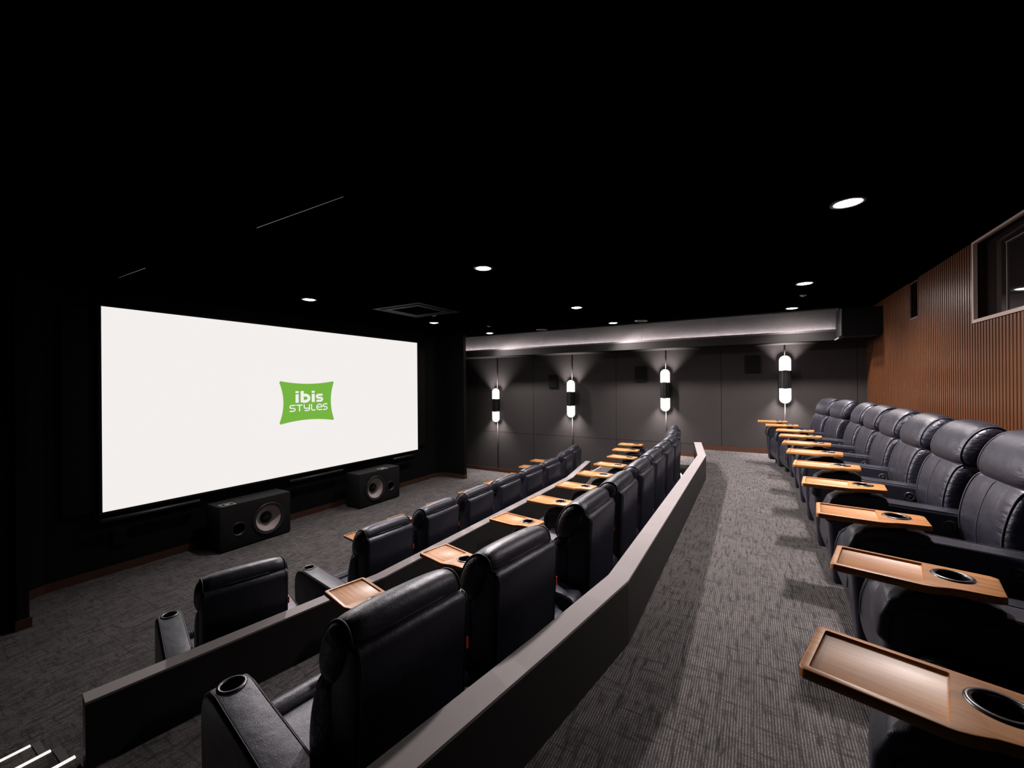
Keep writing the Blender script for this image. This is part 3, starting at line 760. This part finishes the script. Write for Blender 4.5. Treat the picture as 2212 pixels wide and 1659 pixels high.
for k, (a, b, lb) in enumerate(((1.80, 2.87, 'left end'), (4.22, 5.30, 'middle, between the two subwoofers'), (6.60, 7.27, 'right end'))):
    o = Vector(((a+b)/2, 6.98, -0.27)); bm = bmesh.new()
    add_cyl(bm, (a-o.x, 0, 0), (b-o.x, 0, 0), 0.030, seg=24)
    t = bake(link_mesh('tube_bar', bm, BLACKMET, loc=o), 0.006, 2)
    tag(t, 'black tubular bar under the screen, at its '+lb, 'bar', 'tubular bars under the screen')
    bm = bmesh.new()
    for s in (-1, 1): add_box(bm, s*(b-a)*0.4-0.015, s*(b-a)*0.4+0.015, 0.0, 0.118, -0.012, 0.012)
    link_mesh('bracket', bm, BLACKMET, t)

# ------------------------------------------------------------------ subwoofers
def subwoofer(x0, x1, flip, label):
    y0, y1, z0, z1 = 6.53, 6.93, Z_FRONT, -0.322
    t = empty('subwoofer', ((x0+x1)/2, (y0+y1)/2, z0)); tag(t, label, 'speaker', 'subwoofers on the floor under the screen')
    o = Vector(t.location); w = x1-x0
    wx = x0+w*(0.665 if not flip else 0.375); px = x0+w*(0.245 if not flip else 0.765)
    bm = bmesh.new(); add_box(bm, x0-o.x, x1-o.x, y0-o.y, y1-o.y, 0.015, z1-z0)
    cab = link_mesh('cabinet', bm, BLACKSUB, t)
    bm = bmesh.new(); wz = -0.66-z0; pz = -0.70-z0
    add_cyl(bm, (wx-o.x, y0-o.y-0.05, wz), (wx-o.x, y0-o.y+0.12, wz), 0.222, seg=64)
    c1 = link_mesh('cutter', bm, BLACKSUB, t)
    bm = bmesh.new(); add_cyl(bm, (px-o.x, y0-o.y-0.05, pz), (px-o.x, y0-o.y+0.2, pz), 0.085, seg=40)
    c2 = link_mesh('cutter', bm, BLACKSUB, t)
    bake(cab, 0.008, 2); bake(cab, 0, 0, 0, cutters=(c1, c2)); bpy.data.objects.remove(c1); bpy.data.objects.remove(c2)
    bm = bmesh.new()   # port tube with flared lip
    add_lathe(bm, [(0.100, 0.0), (0.098, -0.004), (0.088, -0.004), (0.078, 0.02), (0.075, 0.19)], (px-o.x, y0-o.y, pz), 'y', 40)
    link_mesh('port', bm, BLACKPL, t, smooth=True)
    bm = bmesh.new()
    add_lathe(bm, [(0.243, 0.0), (0.243, -0.010), (0.236, -0.014), (0.222, -0.013), (0.214, -0.004), (0.205, -0.010), (0.196, -0.006), (0.190, 0.006)], (wx-o.x, y0-o.y, wz), 'y', 64)
    ring = link_mesh('woofer_surround', bm, BLACKPL, t, smooth=True)
    bm = bmesh.new()
    add_lathe(bm, [(0.192, 0.004), (0.16, 0.035), (0.118, 0.075)], (wx-o.x, y0-o.y, wz), 'y', 64)
    cn = link_mesh('woofer_cone', bm, CONE, t, smooth=True); cn['label'] = 'pale pinkish grey cone'
    bm = bmesh.new()
    add_lathe(bm, [(0.119, 0.074), (0.10, 0.078), (0.085, 0.092)], (wx-o.x, y0-o.y, wz), 'y', 64)
    link_mesh('cone_ring', bm, CONE2, cn, smooth=True)
    bm = bmesh.new()
    add_lathe(bm, [(0.088, 0.090), (0.080, 0.068), (0.060, 0.048), (0.030, 0.038), (0.0005, 0.035)], (wx-o.x, y0-o.y, wz), 'y', 48)
    link_mesh('dust_cap', bm, BLACKSUB, cn, smooth=True)
    bm = bmesh.new()
    for fx in (-1, 1):
        for fy in (-1, 1): add_cyl(bm, (fx*(w/2-0.06), fy*0.14, 0.0), (fx*(w/2-0.06), fy*0.14, 0.016), 0.02, seg=12)
    link_mesh('foot_pads', bm, BLACKPL, t)
    # printed badge on the top face
    cx = x0+(0.135 if not flip else 0.64); cyb = 6.615; zt = z1-z0+0.0012
    bm = bmesh.new(); hx, hy, q = 0.085, 0.075, 0.005
    for b in ((cx-hx, cx+hx, cyb-hy, cyb-hy+q), (cx-hx, cx+hx, cyb+hy-q, cyb+hy), (cx-hx, cx-hx+q, cyb-hy, cyb+hy), (cx+hx-q, cx+hx, cyb-hy, cyb+hy)):
        add_box(bm, b[0]-o.x, b[1]-o.x, b[2]-o.y, b[3]-o.y, zt-0.002, zt)
    def pl(p): return (cx-0.042+p[0]-o.x, cyb-0.022+p[1]-o.y, zt)
    ribbon(bm, [(0.018, 0.044), (0.018, 0.014)] + arc(0.010, 0.012, 0.008, 0.008, 0, -120, 5), 0.009, pl)
    ribbon(bm, [(0.034, 0.0), (0.034, 0.044)], 0.009, pl)
    ribbon(bm, [(0.032, 0.040)] + arc(0.044, 0.032, 0.010, 0.008, 90, -90, 6) + [(0.034, 0.024)], 0.008, pl)
    ribbon(bm, [(0.032, 0.022)] + arc(0.045, 0.013, 0.011, 0.009, 90, -90, 6) + [(0.034, 0.004)], 0.008, pl)
    ribbon(bm, [(0.068, 0.044), (0.068, 0.004), (0.085, 0.004)], 0.009, pl)
    bd = link_mesh('badge', bm, WHITEP, t); bd['label'] = 'white outlined badge with small lettering'
subwoofer(2.93, 3.96, False, 'black subwoofer left under the screen, round port left of its pale cone')
subwoofer(5.33, 6.36, True, 'black subwoofer right under the screen, round port right of its pale cone')

# ------------------------------------------------------------------ wall lights
SC = [(6.01, 0.831, 'leftmost, next to the black front wall'), (3.84, 1.03, 'second from the screen'), (1.655, 1.24, 'third from the screen, above the middle row'), (-0.515, 1.447, 'highest, above the back row trays')]
def sconce(y, zc, lb, rod_lo):
    t = empty('wall_sconce', (X_FAR, y, zc)); tag(t, 'white capsule wall light with black middle, '+lb, 'wall light', 'capsule wall lights')
    cx = -0.105
    for s in (1, -1):
        bm = bmesh.new(); r = 0.096; h0, h1 = 0.165, 0.455
        prof = [(r*0.94, s*h0), (r, s*(h0+0.01)), (r, s*(h1-r))] + [(max(r*math.cos(R(a)), 0.0008), s*(h1-r+r*math.sin(R(a)))) for a in range(10, 91, 10)]
        add_lathe(bm, prof, (cx, 0, 0), 'z', 32); bmesh.ops.recalc_face_normals(bm, faces=bm.faces[:])
        link_mesh('lamp_shade', bm, SCONCEM, t, smooth=True)
        ld = bpy.data.lights.new('sconce_beam', 'SPOT'); ld.energy = 560.0; ld.color = LAMP_RGB; ld.shadow_soft_size = 0.022; ld.spot_size = R(98); ld.spot_blend = 1.0
        lo = bpy.data.objects.new('sconce_beam', ld); COL.objects.link(lo); lo.parent = t; lo.location = (cx, 0, s*0.19); lo.rotation_euler = (R(180) if s > 0 else 0, 0, 0)
    bm = bmesh.new()
    add_cyl(bm, (cx, 0, -0.168), (cx, 0, 0.168), 0.090, seg=32)
    for k in range(16):
        a = 2*math.pi*k/16; add_cyl(bm, (cx+0.090*math.cos(a), 0.090*math.sin(a), -0.168), (cx+0.090*math.cos(a), 0.090*math.sin(a), 0.168), 0.008, seg=8)
    link_mesh('fluted_band', bm, BLACKMET, t, smooth=False)
    bm = bmesh.new()
    add_box(bm, cx-0.1, cx-0.088, -0.03, 0.03, -0.172, 0.172)
    link_mesh('collar', bm, BLACKMET, t)
    # backplate standing off the wall
    bm = bmesh.new(); hw, hh, n = 0.072, 0.36, 12; pts = []
    for (cz, a0) in ((hh-hw, 0), (-(hh-hw), 180)):
        for i in range(n+1):
            a = R(a0+180*i/n); pts.append((hw*math.cos(a), cz+hw*math.sin(a)))
    f = [bm.verts.new((-0.062, p[0], p[1])) for p in pts]; g = [bm.verts.new((-0.056, p[0], p[1])) for p in pts]
    bm.faces.new(f); bm.faces.new(g[::-1])
    for i in range(len(pts)): bm.faces.new((f[i], f[(i+1) % len(pts)], g[(i+1) % len(pts)], g[i]))
    bmesh.ops.recalc_face_normals(bm, faces=bm.faces[:])
    link_mesh('backplate', bm, mat_dark_plate, t)
    bm = bmesh.new()
    add_cyl(bm, (-0.016, 0, 0.44), (-0.016, 0, 2.112-zc), 0.011, seg=12); add_cyl(bm, (-0.016, 0, rod_lo-zc), (-0.016, 0, -0.44), 0.011, seg=12)
    add_cyl(bm, (-0.012, 0, -0.1), (cx, 0, -0.1), 0.012, seg=10)
    link_mesh('rod', bm, BRONZE, t, smooth=True)
mat_dark_plate = mat_plain('dark_backplate', (0.022, 0.020, 0.020), 0.75, spec=0.2)
for (y, zc, lb), lo in zip(SC, (Z_FRONT+0.10, -0.72+0.05, Z_MID+0.55-0.15, 0.10)): sconce(y, zc, lb, lo)

# wall speakers on the far wall
for y0, y1, z0, z1, lb in ((4.232, 4.471, 1.295, 1.622, 'nearest the screen'), (2.067, 2.318, 1.436, 1.772, 'in the middle of that wall'), (-0.103, 0.155, 1.578, 1.933, 'nearest the back row')):
    t = simple('wall_speaker', [(9.44, X_FAR-0.002, y0, y1, z0, z1)], mat_plain('speaker_black', (0.006, 0.006, 0.006), 0.8, spec=0.1), 'flat black square speaker high on the grey panelled wall, '+lb, 'speaker', 'black speakers on the grey panelled wall', 0.008)

# hanging black cabinet in the far corner
t = empty('hanging_cabinet', (8.66, -1.47, 2.13)); tag(t, 'black speaker cabinet hung under the ceiling in the far corner by the slatted wall', 'speaker')
bm = bmesh.new(); add_box(bm, -0.26, 0.23, -0.255, 0.255, 0.01, 0.44)
link_mesh('cabinet', bm, mat_plain('satin_black_cabinet', (0.004, 0.004, 0.0045), 0.6, spec=0.15), t)
bm = bmesh.new(); add_box(bm, -0.265, -0.259, 0.243, 0.258, 0.01, 0.443); link_mesh('edge_strip', bm, mat_plain('grey_edge', (0.25, 0.25, 0.26), 0.4, metal=0.4), t)
bm = bmesh.new(); add_box(bm, -0.26, 0.12, 0.258, 0.285, -0.035, -0.012)
link_mesh('bracket', bm, mat_plain('grey_bracket', (0.10, 0.10, 0.105), 0.5, metal=0.3), t)
bm = bmesh.new(); add_box(bm, -0.22, 0.16, -0.2, 0.22, -0.006, 0.009); link_mesh('mounting_rail', bm, BLACKPL, t)

# ------------------------------------------------------------------ ceiling fixtures
LAMPS = [(3.70, -0.58, 'above the near back row seats'), (6.43, -0.57, 'above the middle of the back row'), (8.48, -0.57, 'above the far end of the back row'),
         (3.70, 2.52, 'above the near part of the middle row'), (6.43, 2.52, 'above the middle row, second from the camera'), (8.48, 2.52, 'above the far end of the middle row, by the soffit'),
         (3.70, 5.60, 'in front of the screen, nearest the camera'), (6.43, 5.60, 'in front of the screen, above its right half'), (8.48, 5.60, 'in front of the screen, nearest the grey panelled wall')]
for x, y, lb in LAMPS:
    t = empty('downlight', (x, y, Z_CEIL)); tag(t, 'bright round recessed ceiling downlight '+lb, 'ceiling light', 'round ceiling downlights')
    bm = bmesh.new(); add_lathe(bm, [(0.080, 0.0), (0.104, 0.0), (0.104, -0.006), (0.082, -0.009), (0.080, 0.0)], seg=40); link_mesh('trim_ring', bm, BLACKPL, t, smooth=True)
    bm = bmesh.new(); add_lathe(bm, [(0.0005, -0.012), (0.06, -0.010), (0.081, -0.003)], seg=40); link_mesh('lens', bm, LAMPM, t, smooth=True)
    ld = bpy.data.lights.new('downlight_beam', 'SPOT'); ld.energy = LAMP_W*(0.66 if y < 0 else 1.0 if y < 4 else 0.72); ld.color = LAMP_RGB; ld.spot_size = R(140); ld.spot_blend = 1.0; ld.shadow_soft_size = 0.055
    lo = bpy.data.objects.new('downlight_beam', ld); COL.objects.link(lo); lo.parent = t; lo.location = (0, 0, -0.07); lo.rotation_euler = (R(-8 if y < 0 else -32), 0, 0)     # turned away from the screen

t = empty('ceiling_air_unit', (5.2, 4.89, Z_CEIL)); tag(t, 'square dark air conditioning cassette in the ceiling in front of the screen', 'air conditioner')
AC = mat_plain('dark_cassette', (0.0025, 0.0025, 0.0025), 0.6, spec=0.1)
bm = bmesh.new()
for a, b, d in ((0.51, 0.44, 0.012), (0.40, 0.30, 0.016)):
    for bx in ((-a, a, -a, -b), (-a, a, b, a), (-a, -b, -b, b), (b, a, -b, b)): add_box(bm, bx[0], bx[1], bx[2], bx[3], -d, 0)
link_mesh('casing', bm, AC, t)
bm = bmesh.new(); add_box(bm, -0.29, 0.29, -0.29, 0.29, -0.008, 0); link_mesh('intake_grille', bm, CEILBLACK, t)
for x, y, lb in ((8.516, 1.955, 'nearer the camera'), (8.61, 4.24, 'nearer the screen')):
    bm = bmesh.new(); add_lathe(bm, [(0.105, -0.001), (0.105, -0.010), (0.128, -0.010), (0.128, 0.0)], seg=40)
    t = tag(link_mesh('ceiling_speaker', bm, mat_plain('dark_grey_ring', (0.07, 0.07, 0.07), 0.4), loc=(x, y, Z_CEIL)), 'round ceiling speaker with thin grey rim beside the soffit, '+lb, 'speaker', 'round ceiling speakers')
    bm = bmesh.new(); add_lathe(bm, [(0.0005, -0.006), (0.104, -0.006)], seg=32); link_mesh('grille', bm, BLACKPL, t)
for x, y, lb in ((5.741, 5.0, 'in front of the screen, beside the air unit'), (7.46, 4.95, 'in front of the screen, beyond the air unit'), (7.32, -0.63, 'above the far back row seats')):
    bm = bmesh.new(); add_lathe(bm, [(0.0005, -0.022), (0.018, -0.022), (0.02, -0.008), (0.042, -0.006), (0.045, 0.0)], seg=24)
    tag(link_mesh('sprinkler_cover', bm, mat_plain('pale_cover', (0.30, 0.29, 0.29), 0.5), smooth=True, loc=(x, y, Z_CEIL)), 'tiny pale round ceiling sprinkler '+lb, 'sprinkler', 'small round ceiling sprinklers')

# small bright light behind the middle row, on an invented short black post
t = empty('step_light', (6.80, 0.985, Z_MID)); tag(t, 'small bright light on a short black post in the middle row, behind the seats', 'step light')
bm = bmesh.new(); add_box(bm, -0.018, 0.018, -0.018, 0.018, 0.0, 0.52); link_mesh('post', bm, BLACKPL, t)
bm = bmesh.new(); add_lathe(bm, [(0.0005, -0.034), (0.020, -0.032), (0.028, -0.019)], (0, 0.0, 0.478), 'x', 24); link_mesh('lens', bm, SPOTM, t, smooth=True)
ld = bpy.data.lights.new('step_beam', 'POINT'); ld.energy = 0.5; ld.color = (1.0, 0.85, 0.6); ld.shadow_soft_size = 0.02
lo = bpy.data.objects.new('step_beam', ld); COL.objects.link(lo); lo.parent = t; lo.location = (-0.07, 0, 0.478)

for k, o in list(PROTO.items()): bpy.data.objects.remove(o)
